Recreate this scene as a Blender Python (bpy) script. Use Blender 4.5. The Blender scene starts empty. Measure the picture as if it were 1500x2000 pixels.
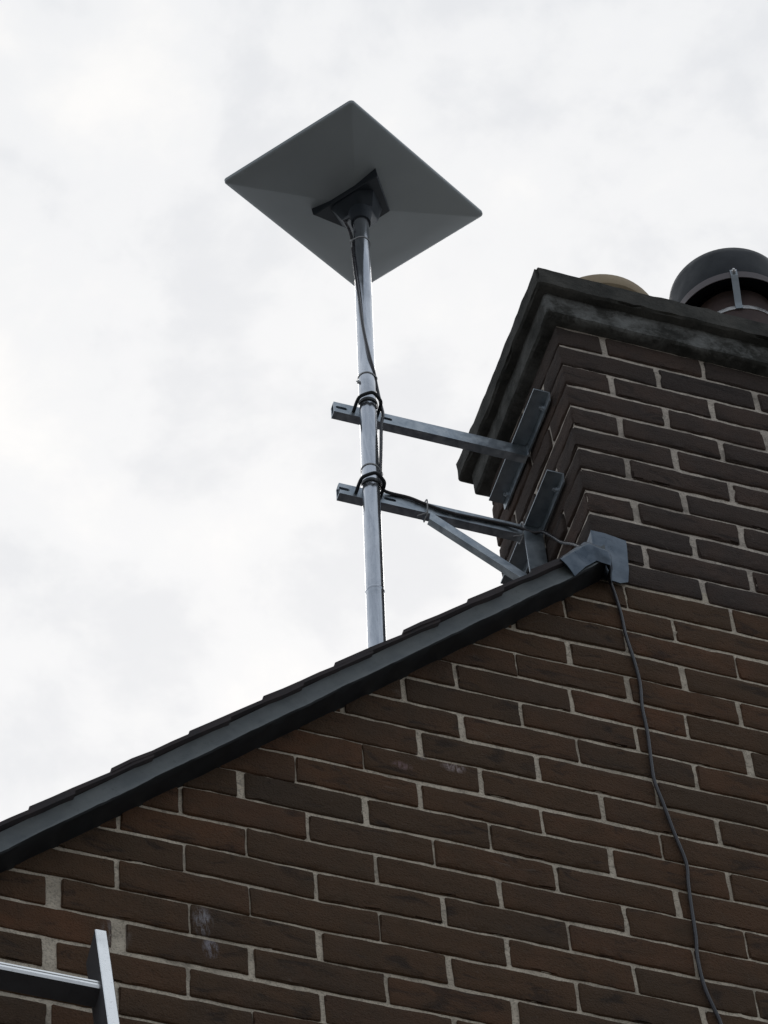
import bpy, bmesh, math, random
import numpy as np
from mathutils import Vector, Matrix, noise
from mathutils.geometry import tessellate_polygon

SC = bpy.context.scene
COL = SC.collection
rad = math.radians

# ------------------------------------------------------------------ camera
RC = [[0.9507528, -0.3042863, -0.0589831], [0.2167463, 0.788738, -0.5752507], [0.2215632, 0.5341368, 0.8158478]]
CAMP = Vector((-1.20533, -3.94437, -5.0223))
cam_d = bpy.data.cameras.new('camera')
cam = bpy.data.objects.new('camera', cam_d)
COL.objects.link(cam)
cam_d.sensor_fit = 'HORIZONTAL'
cam_d.sensor_width = 36.0
cam_d.lens = 180.0
cam_d.clip_start = 0.05
cam_d.clip_end = 3000.0
M = Matrix((( RC[0][0], -RC[1][0], -RC[2][0], CAMP.x),
            ( RC[0][1], -RC[1][1], -RC[2][1], CAMP.y),
            ( RC[0][2], -RC[1][2], -RC[2][2], CAMP.z),
            (0, 0, 0, 1)))
cam.matrix_world = M
SC.camera = cam

# ------------------------------------------------------------------ world, sun, exposure
SUN_EL, SUN_AZ = rad(52), rad(22)      # sun behind the house, a little to the right
world = bpy.data.worlds.new('World')
SC.world = world
world.use_nodes = True
wt = world.node_tree
wt.nodes.clear()


def N(t, kind, **kw):
    n = t.nodes.new(kind)
    for k, v in kw.items():
        if k.startswith('i_'):
            key = k[2:]
            n.inputs[int(key) if key.isdigit() else key.replace('_', ' ')].default_value = v
        else:
            setattr(n, k, v)
    return n


def L(t, a, b):
    t.links.new(a, b)


def math_n(t, op, a, b=None, c=None, clamp=False):
    n = N(t, 'ShaderNodeMath', operation=op)
    n.use_clamp = clamp
    for i, v in enumerate((a, b, c)):
        if v is None:
            continue
        if isinstance(v, (int, float)):
            n.inputs[i].default_value = v
        else:
            L(t, v, n.inputs[i])
    return n.outputs[0]


def mix_c(t, f, a, b, mode='MIX'):
    n = N(t, 'ShaderNodeMix', data_type='RGBA', blend_type=mode)
    for s, v in ((n.inputs[0], f), (n.inputs[6], a), (n.inputs[7], b)):
        if isinstance(v, (int, float)):
            s.default_value = v
        elif isinstance(v, tuple):
            s.default_value = v if len(v) == 4 else v + (1,)
        else:
            L(t, v, s)
    return n.outputs[2]


def ramp(t, f, stops, interp='LINEAR'):
    n = N(t, 'ShaderNodeValToRGB')
    n.color_ramp.interpolation = interp
    e = n.color_ramp.elements
    while len(e) < len(stops):
        e.new(0.5)
    for el, (p, c) in zip(e, stops):
        el.position = p
        el.color = (c, c, c, 1) if isinstance(c, (int, float)) else tuple(c) + (1,)
    L(t, f, n.inputs[0])
    return n.outputs[0]


tc = N(wt, 'ShaderNodeTexCoord')
sky = N(wt, 'ShaderNodeTexSky', sky_type='NISHITA')
sky.sun_disc = False
sky.sun_elevation = SUN_EL
sky.sun_rotation = SUN_AZ
sky.air_density = 1.0
sky.dust_density = 3.0
# clouds: noise over the direction of the sky, brighter round the hidden sun
wn1 = N(wt, 'ShaderNodeTexNoise', i_Scale=7.5, i_Detail=6.0, i_Roughness=0.52, i_Distortion=0.3)
wn2 = N(wt, 'ShaderNodeTexNoise', i_Scale=26.0, i_Detail=5.0, i_Roughness=0.55, i_Distortion=0.2)
wmap = N(wt, 'ShaderNodeMapping')
wmap.inputs['Location'].default_value = (3.1, 1.7, 0.4)
wmap.inputs['Scale'].default_value = (1.0, 1.0, 1.5)
L(wt, tc.outputs['Generated'], wmap.inputs[0])
L(wt, wmap.outputs[0], wn1.inputs['Vector'])
L(wt, wmap.outputs[0], wn2.inputs['Vector'])
cl = math_n(wt, 'ADD', math_n(wt, 'MULTIPLY', wn1.outputs[0], 0.62), math_n(wt, 'MULTIPLY', wn2.outputs[0], 0.38))
clr = ramp(wt, cl, [(0.30, (0.66, 0.695, 0.74)), (0.42, (0.765, 0.79, 0.825)), (0.51, (0.86, 0.878, 0.90)), (0.64, (0.955, 0.955, 0.95))], 'EASE')
sundir = Vector((math.sin(SUN_AZ) * math.cos(SUN_EL), math.cos(SUN_AZ) * math.cos(SUN_EL), math.sin(SUN_EL)))
dot = N(wt, 'ShaderNodeVectorMath', operation='DOT_PRODUCT')
L(wt, tc.outputs['Generated'], dot.inputs[0])
dot.inputs[1].default_value = sundir
glow = ramp(wt, math_n(wt, 'MULTIPLY_ADD', dot.outputs['Value'], 0.5, 0.5),
            [(0.0, (0.12, 0.125, 0.13)), (0.2, (0.32, 0.33, 0.345)), (0.45, (0.45, 0.475, 0.51)), (0.62, (0.50, 0.545, 0.60)), (0.78, (0.64, 0.685, 0.74)), (0.90, (0.88, 0.905, 0.935)), (1.0, (0.985, 0.985, 0.985))], 'EASE')
cloudcol = mix_c(wt, 1.0, clr, glow, 'MULTIPLY')
skyc = mix_c(wt, 1.0, sky.outputs[0], (0.09, 0.09, 0.09), 'MULTIPLY')
wcol = mix_c(wt, 0.955, skyc, cloudcol)
bg = N(wt, 'ShaderNodeBackground')
bg.inputs['Strength'].default_value = 1.0
L(wt, wcol, bg.inputs['Color'])
wo = N(wt, 'ShaderNodeOutputWorld')
L(wt, bg.outputs[0], wo.inputs[0])

sun_d = bpy.data.lights.new('sun', 'SUN')
sun_d.energy = 0.8
sun_d.angle = rad(25)
sun_d.color = (1.0, 0.96, 0.90)
sun = bpy.data.objects.new('sun', sun_d)
COL.objects.link(sun)
sun.rotation_euler = (-sundir).to_track_quat('-Z', 'Y').to_euler()

SC.view_settings.view_transform = 'Standard'
SC.view_settings.look = 'None'
SC.view_settings.exposure = 0.0
SC.view_settings.gamma = 1.0
SC.render.engine = 'CYCLES'

rng = random.Random(7)

# ------------------------------------------------------------------ materials


def mat(name):
    m = bpy.data.materials.new(name)
    m.use_nodes = True
    t = m.node_tree
    p = t.nodes['Principled BSDF']
    return m, t, p


def coords(t):
    return N(t, 'ShaderNodeTexCoord').outputs['Object']


def noise_n(t, vec, scale, detail=4.0, rough=0.55, dist=0.0, stretch=None):
    if stretch:
        mp = N(t, 'ShaderNodeMapping')
        mp.inputs['Scale'].default_value = stretch
        L(t, vec, mp.inputs[0])
        vec = mp.outputs[0]
    n = N(t, 'ShaderNodeTexNoise', i_Scale=scale, i_Detail=detail, i_Roughness=rough, i_Distortion=dist)
    L(t, vec, n.inputs['Vector'])
    return n.outputs[0]


def bump(t, p, h, strength, dist=0.002, prev=None):
    b = N(t, 'ShaderNodeBump', i_Strength=strength, i_Distance=dist)
    L(t, h, b.inputs['Height'])
    if prev is not None:
        L(t, prev, b.inputs['Normal'])
    L(t, b.outputs[0], p.inputs['Normal'])
    return b.outputs[0]


def blob(t, vec, c, r, squash=(1, 1, 1)):
    """soft mask, 1 at the point c, 0 beyond the radius r"""
    s = N(t, 'ShaderNodeVectorMath', operation='SUBTRACT')
    L(t, vec, s.inputs[0])
    s.inputs[1].default_value = c
    m = N(t, 'ShaderNodeVectorMath', operation='MULTIPLY')
    L(t, s.outputs[0], m.inputs[0])
    m.inputs[1].default_value = squash
    l = N(t, 'ShaderNodeVectorMath', operation='LENGTH')
    L(t, m.outputs[0], l.inputs[0])
    return math_n(t, 'SUBTRACT', 1.0, math_n(t, 'DIVIDE', l.outputs['Value'], r), clamp=True)


def brick_material(name, lo, mid, hi, soot, stains=False):
    m, t, p = mat(name)
    v = coords(t)
    at = N(t, 'ShaderNodeAttribute', attribute_name='tint')
    sep = N(t, 'ShaderNodeSeparateColor')
    L(t, at.outputs['Color'], sep.inputs[0])
    base = ramp(t, sep.outputs[0], [(0.0, lo), (0.5, mid), (1.0, hi)])
    # every brick gets its own offset into the noise
    off = N(t, 'ShaderNodeVectorMath', operation='MULTIPLY_ADD')
    L(t, at.outputs['Vector'], off.inputs[0])
    off.inputs[1].default_value = (5, 5, 5)
    L(t, v, off.inputs[2])
    vo = off.outputs[0]
    n1 = noise_n(t, vo, 14, 5, 0.6)
    n2 = noise_n(t, vo, 11, 6, 0.62, 0.8, (1.0, 1.0, 2.2))
    n3 = noise_n(t, vo, 260, 3, 0.6)
    c = mix_c(t, ramp(t, n1, [(0.40, 0.0), (0.66, 0.65)]), base, soot)
    c = mix_c(t, ramp(t, n2, [(0.33, 0.55), (0.44, 0.0)]), c, (0.022, 0.019, 0.018))
    c = mix_c(t, ramp(t, n3, [(0.60, 0.0), (0.72, 0.18)]), c, (0.20, 0.17, 0.15))
    c = mix_c(t, ramp(t, n3, [(0.28, 0.45), (0.42, 0.0)]), c, (0.015, 0.013, 0.012))
    big = noise_n(t, v, 3.2, 4, 0.6, 0.5)
    c = mix_c(t, ramp(t, big, [(0.35, 0.28), (0.52, 0.0)]), c, (0.050, 0.044, 0.040))
    salt = noise_n(t, vo, 17, 5, 0.7, 1.5, (0.7, 1.0, 1.4))
    c = mix_c(t, ramp(t, salt, [(0.64, 0.0), (0.80, 0.40)]), c, (0.26, 0.22, 0.19))
    if stains:
        for cen, r, sq, colr in (((0.040, 0, -0.300), 0.040, (1.9, 1, 0.9), (0.42, 0.40, 0.42)),
                                 ((0.052, 0, -0.362), 0.028, (1.7, 1, 0.9), (0.40, 0.38, 0.42)),
                                 ((0.513, 0, 0.247), 0.020, (0.7, 1, 1.2), (0.55, 0.45, 0.44)),
                                 ((0.415, 0, 0.222), 0.020, (0.8, 1, 1.4), (0.30, 0.20, 0.20)),
                                 ((0.455, 0, 0.262), 0.015, (1, 1, 1.0), (0.30, 0.27, 0.26)),
                                 ((-0.105, 0, -0.372), 0.045, (1.5, 1, 0.9), (0.30, 0.27, 0.25))):
            b = blob(t, v, cen, r, sq)
            ns = noise_n(t, v, 75, 5, 0.7, 0.6, (1.8, 1, 0.45))
            k = math_n(t, 'MULTIPLY', ramp(t, ns, [(0.42, 0.0), (0.60, 1.0)]), ramp(t, b, [(0.05, 0.0), (0.6, 0.8)]))
            c = mix_c(t, k, c, colr)
    L(t, c, p.inputs['Base Color'])
    p.inputs['Roughness'].default_value = 0.9
    p.inputs['Specular IOR Level'].default_value = 0.25
    h = math_n(t, 'ADD', math_n(t, 'MULTIPLY', n2, 0.7), math_n(t, 'MULTIPLY', n3, 0.6))
    h = math_n(t, 'ADD', h, math_n(t, 'MULTIPLY', n1, 0.8))
    bump(t, p, h, 1.0, 0.006)
    return m


def mortar_material(name, a, b):
    m, t, p = mat(name)
    v = coords(t)
    n1 = noise_n(t, v, 22, 5, 0.6)
    n2 = noise_n(t, v, 240, 3, 0.6)
    c = mix_c(t, ramp(t, n1, [(0.35, 0.0), (0.62, 1.0)]), a, b)
    c = mix_c(t, ramp(t, n2, [(0.35, 0.5), (0.50, 0.0)]), c, tuple(x * 0.35 for x in b))
    n4 = noise_n(t, v, 7, 5, 0.65, 0.8)
    n5 = noise_n(t, v, 55, 4, 0.65, 0.8)
    c = mix_c(t, ramp(t, n4, [(0.34, 0.45), (0.50, 0.0)]), c, tuple(x * 0.32 for x in b))
    c = mix_c(t, ramp(t, n5, [(0.34, 0.45), (0.44, 0.0)]), c, tuple(x * 0.30 for x in b))
    L(t, c, p.inputs['Base Color'])
    p.inputs['Roughness'].default_value = 0.95
    p.inputs['Specular IOR Level'].default_value = 0.2
    bump(t, p, math_n(t, 'ADD', n2, math_n(t, 'MULTIPLY', n1, 1.5)), 0.7, 0.003)
    return m


def metal_material(name, a, b, rough=0.42, streak=None, metallic=0.9):
    m, t, p = mat(name)
    v = coords(t)
    n1 = noise_n(t, v, 38, 5, 0.6, 0.5, streak)
    n2 = noise_n(t, v, 190, 4, 0.6)
    n3 = noise_n(t, v, 9, 3, 0.5, 0.8)
    c = mix_c(t, ramp(t, n1, [(0.35, 0.0), (0.65, 1.0)]), a, b)
    c = mix_c(t, ramp(t, n2, [(0.60, 0.0), (0.75, 0.55)]), c, tuple(x * 0.45 for x in b))
    c = mix_c(t, ramp(t, n3, [(0.55, 0.0), (0.75, 0.45)]), c, tuple(x * 0.55 for x in a))
    L(t, c, p.inputs['Base Color'])
    p.inputs['Metallic'].default_value = metallic
    L(t, ramp(t, n1, [(0.3, max(0.05, rough - 0.10)), (0.7, rough + 0.14)]), p.inputs['Roughness'])
    bump(t, p, math_n(t, 'ADD', n1, math_n(t, 'MULTIPLY', n2, 0.4)), 0.18, 0.001)
    return m


def plain_material(name, a, b, rough=0.6, scale=30, bs=0.2, stretch=None, spec=0.4):
    m, t, p = mat(name)
    v = coords(t)
    n1 = noise_n(t, v, scale, 5, 0.6, 0.3, stretch)
    n2 = noise_n(t, v, scale * 7, 3, 0.6)
    c = mix_c(t, ramp(t, n1, [(0.35, 0.0), (0.65, 1.0)]), a, b)
    c = mix_c(t, ramp(t, n2, [(0.58, 0.0), (0.72, 0.35)]), c, tuple(x * 0.5 for x in a))
    L(t, c, p.inputs['Base Color'])
    L(t, ramp(t, n1, [(0.3, max(0.05, rough - 0.08)), (0.7, min(1.0, rough + 0.1))]), p.inputs['Roughness'])
    p.inputs['Specular IOR Level'].default_value = spec
    bump(t, p, math_n(t, 'ADD', n1, math_n(t, 'MULTIPLY', n2, 0.4)), bs, 0.002)
    return m


M_BRICK = brick_material('brown_brick', (0.090, 0.058, 0.036), (0.122, 0.069, 0.039), (0.165, 0.077, 0.040), (0.092, 0.060, 0.037), True)
M_CBRICK = brick_material('hazed_chimney_brick', (0.066, 0.050, 0.044), (0.088, 0.062, 0.050), (0.114, 0.070, 0.053), (0.060, 0.048, 0.043))  # greyer than the wall brick: bluish haze put into the colour
M_MORTAR = mortar_material('grey_mortar', (0.86, 0.75, 0.60), (0.68, 0.59, 0.47))
M_CMORTAR = mortar_material('weathered_mortar', (0.84, 0.74, 0.63), (0.55, 0.48, 0.41))
M_GALV = metal_material('galvanised_steel', (0.34, 0.39, 0.44), (0.64, 0.69, 0.73), 0.40)
M_DGALV = metal_material('dull_galvanised_steel', (0.30, 0.34, 0.37), (0.42, 0.46, 0.49), 0.5)
M_POLE = metal_material('pole_steel', (0.44, 0.47, 0.52), (0.76, 0.78, 0.82), 0.13, (1, 1, 0.14))
M_ALU = metal_material('ladder_aluminium', (0.92, 0.94, 0.95), (0.97, 0.98, 0.98), 0.22, (1, 1, 0.1))
M_LEAD = metal_material('lead_sheet', (0.085, 0.108, 0.135), (0.150, 0.180, 0.215), 0.34, None, 0.85)
M_BLACKSTEEL = plain_material('black_steel', (0.018, 0.022, 0.026), (0.035, 0.040, 0.045), 0.45, 60)
M_VERGE = plain_material('verge_strip', (0.140, 0.158, 0.165), (0.205, 0.222, 0.222), 0.55, 16, 0.35)
M_SOFFIT_SHADE = plain_material('verge_underside_shade', (0.010, 0.012, 0.014), (0.018, 0.020, 0.022), 0.6, 20, 0.2)  # near-black copy of the verge material; underside shade painted into the colour
M_TILE = plain_material('roof_tile', (0.040, 0.034, 0.036), (0.070, 0.055, 0.055), 0.8, 25, 0.4)
M_PANEL, _t, _p = mat('dish_plastic')
_c = coords(_t)
L(_t, mix_c(_t, ramp(_t, noise_n(_t, _c, 4, 4, 0.6, 0.4), [(0.35, 0.0), (0.65, 1.0)]), (0.42, 0.46, 0.475), (0.47, 0.51, 0.525)), _p.inputs['Base Color'])
_p.inputs['Roughness'].default_value = 0.5
M_MOUNT = plain_material('mount_plastic', (0.030, 0.038, 0.048), (0.040, 0.048, 0.060), 0.5, 20, 0.05)
M_CABLE = plain_material('cable_sheath', (0.040, 0.037, 0.040), (0.058, 0.054, 0.060), 0.26, 40, 0.05, None, 0.5)
M_TIE = plain_material('tie_nylon', (0.40, 0.40, 0.40), (0.52, 0.52, 0.52), 0.45, 40, 0.05)
M_TERRA = plain_material('buff_clay', (0.42, 0.33, 0.22), (0.55, 0.44, 0.30), 0.8, 18, 0.25)
M_DARKCLAY = plain_material('sooted_clay', (0.070, 0.050, 0.048), (0.110, 0.075, 0.068), 0.8, 18, 0.25)
M_COWL = plain_material('cowl_paint', (0.008, 0.011, 0.016), (0.014, 0.017, 0.022), 0.5, 20, 0.1, None, 0.25)
M_STAINLESS = metal_material('stainless_strap', (0.70, 0.68, 0.66), (0.82, 0.80, 0.78), 0.30)
M_RUSTY = metal_material('dull_strap', (0.11, 0.095, 0.098), (0.17, 0.145, 0.145), 0.5, None, 0.4)
M_SHADEALU = plain_material('shaded_aluminium', (0.070, 0.068, 0.072), (0.100, 0.098, 0.105), 0.6, 14, 0.1, (1, 1, 0.2))  # dark copy of the ladder metal, shade painted into the colour
M_GROUND = plain_material('paved_ground', (0.13, 0.13, 0.125), (0.18, 0.175, 0.165), 0.95, 1.5, 0.6)
M_FLAUNCH = mortar_material('flaunching_mortar', (0.20, 0.20, 0.18), (0.11, 0.115, 0.10))
M_RENDER = plain_material('house_side', (0.10, 0.07, 0.05), (0.13, 0.09, 0.07), 0.9, 6, 0.3)


def cornice_material():
    m, t, p = mat('weathered_concrete')
    v = coords(t)
    n1 = noise_n(t, v, 12, 6, 0.65)
    n2 = noise_n(t, v, 130, 4, 0.65, 0.6)
    n3 = noise_n(t, v, 42, 6, 0.7, 1.2)
    c = mix_c(t, ramp(t, n1, [(0.36, 0.0), (0.64, 1.0)]), (0.046, 0.046, 0.042), (0.110, 0.105, 0.094))
    c = mix_c(t, ramp(t, n2, [(0.30, 0.35), (0.46, 0.0)]), c, (0.030, 0.030, 0.028))
    # pale crust of efflorescence on the lower band of the front
    at = N(t, 'ShaderNodeAttribute', attribute_name='tint')
    sep = N(t, 'ShaderNodeSeparateColor')
    L(t, at.outputs['Color'], sep.inputs[0])
    k = math_n(t, 'MULTIPLY', sep.outputs[0], ramp(t, math_n(t, 'ADD', math_n(t, 'MULTIPLY', n1, 0.65), math_n(t, 'MULTIPLY', n3, 0.35)), [(0.46, 0.0), (0.62, 0.55)]))
    c = mix_c(t, k, c, (0.36, 0.37, 0.36))
    L(t, c, p.inputs['Base Color'])
    p.inputs['Roughness'].default_value = 0.95
    p.inputs['Specular IOR Level'].default_value = 0.2
    bump(t, p, math_n(t, 'ADD', math_n(t, 'MULTIPLY', n2, 0.6), math_n(t, 'ADD', n1, n3)), 0.7, 0.004)
    return m


M_CORNICE = cornice_material()

# ------------------------------------------------------------------ object helpers


def tag(o, label=None, cat=None, group=None, kind=None):
    for k, v in (('label', label), ('category', cat), ('group', group), ('kind', kind)):
        if v:
            o[k] = v
    return o


def empty(name, loc, label=None, cat=None, group=None):
    o = bpy.data.objects.new(name, None)
    o.empty_display_size = 0.1
    COL.objects.link(o)
    o.location = loc
    bpy.context.view_layer.update()
    return tag(o, label, cat, group)


class MB:
    """collects vertices and faces (in world coordinates) of ONE mesh"""

    def __init__(self):
        self.v, self.f, self.m, self.t = [], [], [], []

    def add(self, vs, fs, mi=0, tint=(0.5, 0.5, 0.5)):
        b = len(self.v)
        self.v += [tuple(x) for x in vs]
        self.f += [tuple(b + i for i in f) for f in fs]
        self.m += [mi] * len(fs)
        self.t += [tint] * len(vs)

    def build(self, name, mats, parent=None, smooth=True, angle=35, label=None):
        me = bpy.data.meshes.new(name)
        org = Vector((0, 0, 0))
        vs = self.v
        if parent is not None:
            inv = parent.matrix_world.inverted()
            vs = [tuple(inv @ Vector(x)) for x in vs]
        me.from_pydata(vs, [], self.f)
        if not isinstance(mats, (list, tuple)):
            mats = [mats]
        for mm in mats:
            me.materials.append(mm)
        me.polygons.foreach_set('material_index', self.m)
        ca = me.attributes.new('tint', 'FLOAT_COLOR', 'POINT')
        arr = np.ones((len(vs), 4), dtype=np.float32)
        arr[:, :3] = np.array(self.t, dtype=np.float32)
        ca.data.foreach_set('color', arr.ravel())
        me.polygons.foreach_set('use_smooth', [smooth] * len(me.polygons))
        me.update()
        if smooth and angle:
            me.set_sharp_from_angle(angle=rad(angle))
        o = bpy.data.objects.new(name, me)
        COL.objects.link(o)
        if parent is not None:
            o.parent = parent
            bpy.context.view_layer.update()
        if label:
            o['label'] = label
        return o

    # ---- shapes
    def box(self, a, b, mi=0, tint=(0.5, 0.5, 0.5)):
        (x0, y0, z0), (x1, y1, z1) = a, b
        self.add([(x0, y0, z0), (x1, y0, z0), (x1, y1, z0), (x0, y1, z0), (x0, y0, z1), (x1, y0, z1), (x1, y1, z1), (x0, y1, z1)],
                 [(0, 3, 2, 1), (4, 5, 6, 7), (0, 1, 5, 4), (1, 2, 6, 5), (2, 3, 7, 6), (3, 0, 4, 7)], mi, tint)

    def hexa(self, p, mi=0):
        """eight corners, bottom four then top four"""
        self.add(p, [(0, 3, 2, 1), (4, 5, 6, 7), (0, 1, 5, 4), (1, 2, 6, 5), (2, 3, 7, 6), (3, 0, 4, 7)], mi)

    def tube(self, pts, r, n=12, mi=0, cap=True, closed=False, flat=1.0):
        pts = [Vector(p) for p in pts]
        m = len(pts)
        vs, fs = [], []
        up = None
        for i, p in enumerate(pts):
            if closed:
                d = pts[(i + 1) % m] - pts[i - 1]
            else:
                d = pts[min(i + 1, m - 1)] - pts[max(i - 1, 0)]
            d.normalize()
            if up is None:
                up = Vector((0, 0, 1)) if abs(d.z) < 0.9 else Vector((0, 1, 0))
            a = d.cross(up).normalized()
            up = a.cross(d).normalized()
            rr = r[i] if isinstance(r, (list, tuple)) else r
            for k in range(n):
                th = 2 * math.pi * k / n
                vs.append(p + a * (rr * flat * math.cos(th)) + up * (rr * math.sin(th)))
        for i in range(m if closed else m - 1):
            j = (i + 1) % m
            for k in range(n):
                l = (k + 1) % n
                fs.append((i * n + k, i * n + l, j * n + l, j * n + k))
        if cap and not closed:
            fs.append(tuple(range(n))[::-1])
            fs.append(tuple((m - 1) * n + k for k in range(n)))
        self.add(vs, fs, mi)

    def lathe(self, cx, cy, prof, n=48, mi=0, jit=0.0):
        vs, fs = [], []
        for r, z in prof:
            for k in range(n):
                th = 2 * math.pi * k / n
                q = r + (noise.noise((math.cos(th) * 2, math.sin(th) * 2, z * 9)) * jit if jit else 0)
                vs.append((cx + q * math.cos(th), cy + q * math.sin(th), z))
        for i in range(len(prof) - 1):
            for k in range(n):
                l = (k + 1) % n
                fs.append((i * n + k, i * n + l, (i + 1) * n + l, (i + 1) * n + k))
        self.add(vs, fs, mi)

    def plate(self, outer, holes, t, fn, mi=0):
        """flat plate with holes: 2-D loops, thickness t, fn(u, v, w) -> world"""
        loops = [outer] + holes
        flat = [p for l in loops for p in l]
        tri = tessellate_polygon([[Vector((u, v, 0)) for u, v in l] for l in loops])
        n = len(flat)
        vs = [fn(u, v, 0.0) for u, v in flat] + [fn(u, v, t) for u, v in flat]
        fs = [tuple(x) for x in tri] + [tuple(n + i for i in reversed(x)) for x in tri]
        b = 0
        for l in loops:
            for i in range(len(l)):
                j = (i + 1) % len(l)
                fs.append((b + i, b + j, n + b + j, n + b + i))
            b += len(l)
        self.add(vs, fs, mi)


def spline(pts, sub=6):
    pts = [Vector(p) for p in pts]
    out = []
    for i in range(len(pts) - 1):
        p0, p1, p2, p3 = pts[max(i - 1, 0)], pts[i], pts[i + 1], pts[min(i + 2, len(pts) - 1)]
        for k in range(sub):
            t = k / sub
            out.append(0.5 * ((2 * p1) + (p2 - p0) * t + (2 * p0 - 5 * p1 + 4 * p2 - p3) * t * t + (3 * p1 - p0 - 3 * p2 + p3) * t ** 3))
    out.append(pts[-1])
    return out


def slot(cu, cv, l, h, n=5):
    r = h / 2
    pts = []
    for s, a0 in ((1, -90), (-1, 90)):
        for k in range(n + 1):
            a = rad(a0 + 180 * k / n)
            pts.append((cu + s * (l / 2 - r) + r * math.cos(a), cv + r * math.sin(a)))
    return pts


# ------------------------------------------------------------------ brick builder
_TPL = {}


def template(nx, ny, nz):
    key = (nx, ny, nz)
    if key in _TPL:
        return _TPL[key]
    idx, vs, fs = {}, [], []

    def vid(i, j, k):
        q = (i, j, k)
        if q not in idx:
            idx[q] = len(vs)
            vs.append(q)
        return idx[q]
    for j in (0, ny):
        for i in range(nx):
            for k in range(nz):
                q = (vid(i, j, k), vid(i + 1, j, k), vid(i + 1, j, k + 1), vid(i, j, k + 1))
                fs.append(q if j == 0 else q[::-1])
    for i in (0, nx):
        for j in range(ny):
            for k in range(nz):
                q = (vid(i, j, k), vid(i, j + 1, k), vid(i, j + 1, k + 1), vid(i, j, k + 1))
                fs.append(q[::-1] if i == 0 else q)
    for k in (0, nz):
        for i in range(nx):
            for j in range(ny):
                q = (vid(i, j, k), vid(i + 1, j, k), vid(i + 1, j + 1, k), vid(i, j + 1, k))
                fs.append(q[::-1] if k == 0 else q)
    _TPL[key] = (np.array(vs), fs)
    return _TPL[key]


def axis_pos(n, ln, r):
    """n+1 stations: a close pair at each end for the rounded edge"""
    if n == 1:
        return np.array([0.0, ln])
    inner = np.linspace(r, ln - r, n - 1)
    return np.concatenate(([0.0], inner, [ln]))


def brick(mb, x0, x1, y0, y1, z0, z1, r=0.004, amp=0.0016, seg=(9, 4, 4), wob=0.0, tint=None, mi=0):
    nx, ny, nz = seg
    ijk, fs = template(nx, ny, nz)
    if tint is None:
        tint = (rng.random(), rng.random(), rng.random())
    lx, ly, lz = x1 - x0, y1 - y0, z1 - z0
    ax, ay, az = axis_pos(nx, lx, r), axis_pos(ny, ly, r), axis_pos(nz, lz, r)
    p = np.stack([ax[ijk[:, 0]], ay[ijk[:, 1]], az[ijk[:, 2]]], 1)
    lim = np.array([lx, ly, lz])
    c = np.minimum(np.maximum(p, r), lim - r)
    d = p - c
    ln = np.linalg.norm(d, axis=1, keepdims=True)
    p = np.where(ln > 1e-9, c + d / np.maximum(ln, 1e-9) * r, p)
    nrm = np.where(ln > 1e-9, d / np.maximum(ln, 1e-9), 0)
    edge = ((np.abs(ijk - np.array(seg) / 2) >= np.array(seg) / 2 - 0.01).sum(1) >= 2)
    mid = lim / 2
    q = p - mid
    roll = rng.gauss(0, wob)
    q2 = q.copy()
    q2[:, 0] = q[:, 0] - roll * q[:, 2]
    q2[:, 2] = q[:, 2] + roll * q[:, 0]
    org = np.array([x0, y0, z0]) + mid
    out = q2 + org
    if amp > 0:
        s = rng.random() * 50
        for a in range(len(out)):
            P = Vector(out[a])
            n1 = noise.noise_vector(P * 26 + Vector((s, s, 0)))
            n2 = noise.noise_vector(P * 85 + Vector((0, s, s)))
            disp = n1 * amp + n2 * (amp * 0.75)
            disp[2] += 0.0030 * noise.noise((P.x * 6.5, 3.7 + P.y * 6.5, P.z * 5.0))
            # chipped arrises
            if ijk[a][1] == 0 and not edge[a]:
                out[a][1] = min(out[a][1] + disp[1] * 0.55, y0 + 0.0006) - disp[1] * 0.55
            e = noise.noise(P * 40 + Vector((s, 3, s)))
            out[a] += np.array(disp) * (1.0, 0.55, 1.0)
            if e > 0.22 and edge[a]:
                out[a] -= nrm[a] * (e - 0.22) * amp * 7.5
    mb.add(out.tolist(), fs, mi, tint)


def simple_brick(mb, x0, x1, y0, y1, z0, z1, mi=0):
    mb.add([(x0, y0, z0), (x1, y0, z0), (x1, y1, z0), (x0, y1, z0), (x0, y0, z1), (x1, y0, z1), (x1, y1, z1), (x0, y1, z1)],
           [(0, 3, 2, 1), (4, 5, 6, 7), (0, 1, 5, 4), (1, 2, 6, 5), (2, 3, 7, 6), (3, 0, 4, 7)], mi,
           (rng.random(), rng.random(), rng.random()))


# ------------------------------------------------------------------ the place: constants
GROUND = -6.62
XC, DEP = 0.868, 0.44                  # left face of the chimney, its depth
XR = XC + 1.01                         # right face of the chimney
SL = 1.045                             # roof pitch (rise over run)
RIDGE = (XC + XR) / 2
EAVE_L, EAVE_R = -2.10, 2 * RIDGE + 2.10


def roof_z(x, w=0.0):
    """height of the wall/soffit line at x (both slopes), plus w"""
    return SL * (RIDGE - abs(x - RIDGE)) + 0.046 + w


# ------------------------------------------------------------------ setting: ground
g = MB()
g.add([(-300, -300, GROUND), (300, -300, GROUND), (300, 300, GROUND), (-300, 300, GROUND)], [(0, 1, 2, 3)])
ground = g.build('ground', M_GROUND, None, False)
tag(ground, kind='structure')

# ------------------------------------------------------------------ house
house = empty('house', (RIDGE, 0.0, GROUND),
              'dark brown brick gable house with steep roof verge and tall corbelled chimney stack', 'house')

# ---- gable wall -----------------------------------------------------------
OFFS = {-12: 0.0156, -11: -0.006, -10: -0.0018, -9: -0.0116, -8: -0.014, -7: -0.0235, -6: -0.0185, -5: -0.0243, -4: 0.0033,
        -3: 0.0024, -2: -0.0063, -1: 0.003, 0: 0.0078, 1: 0.0102, 2: 0.0152, 3: 0.0101, 4: 0.0143, 5: 0.011, 6: 0.0132}
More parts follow.
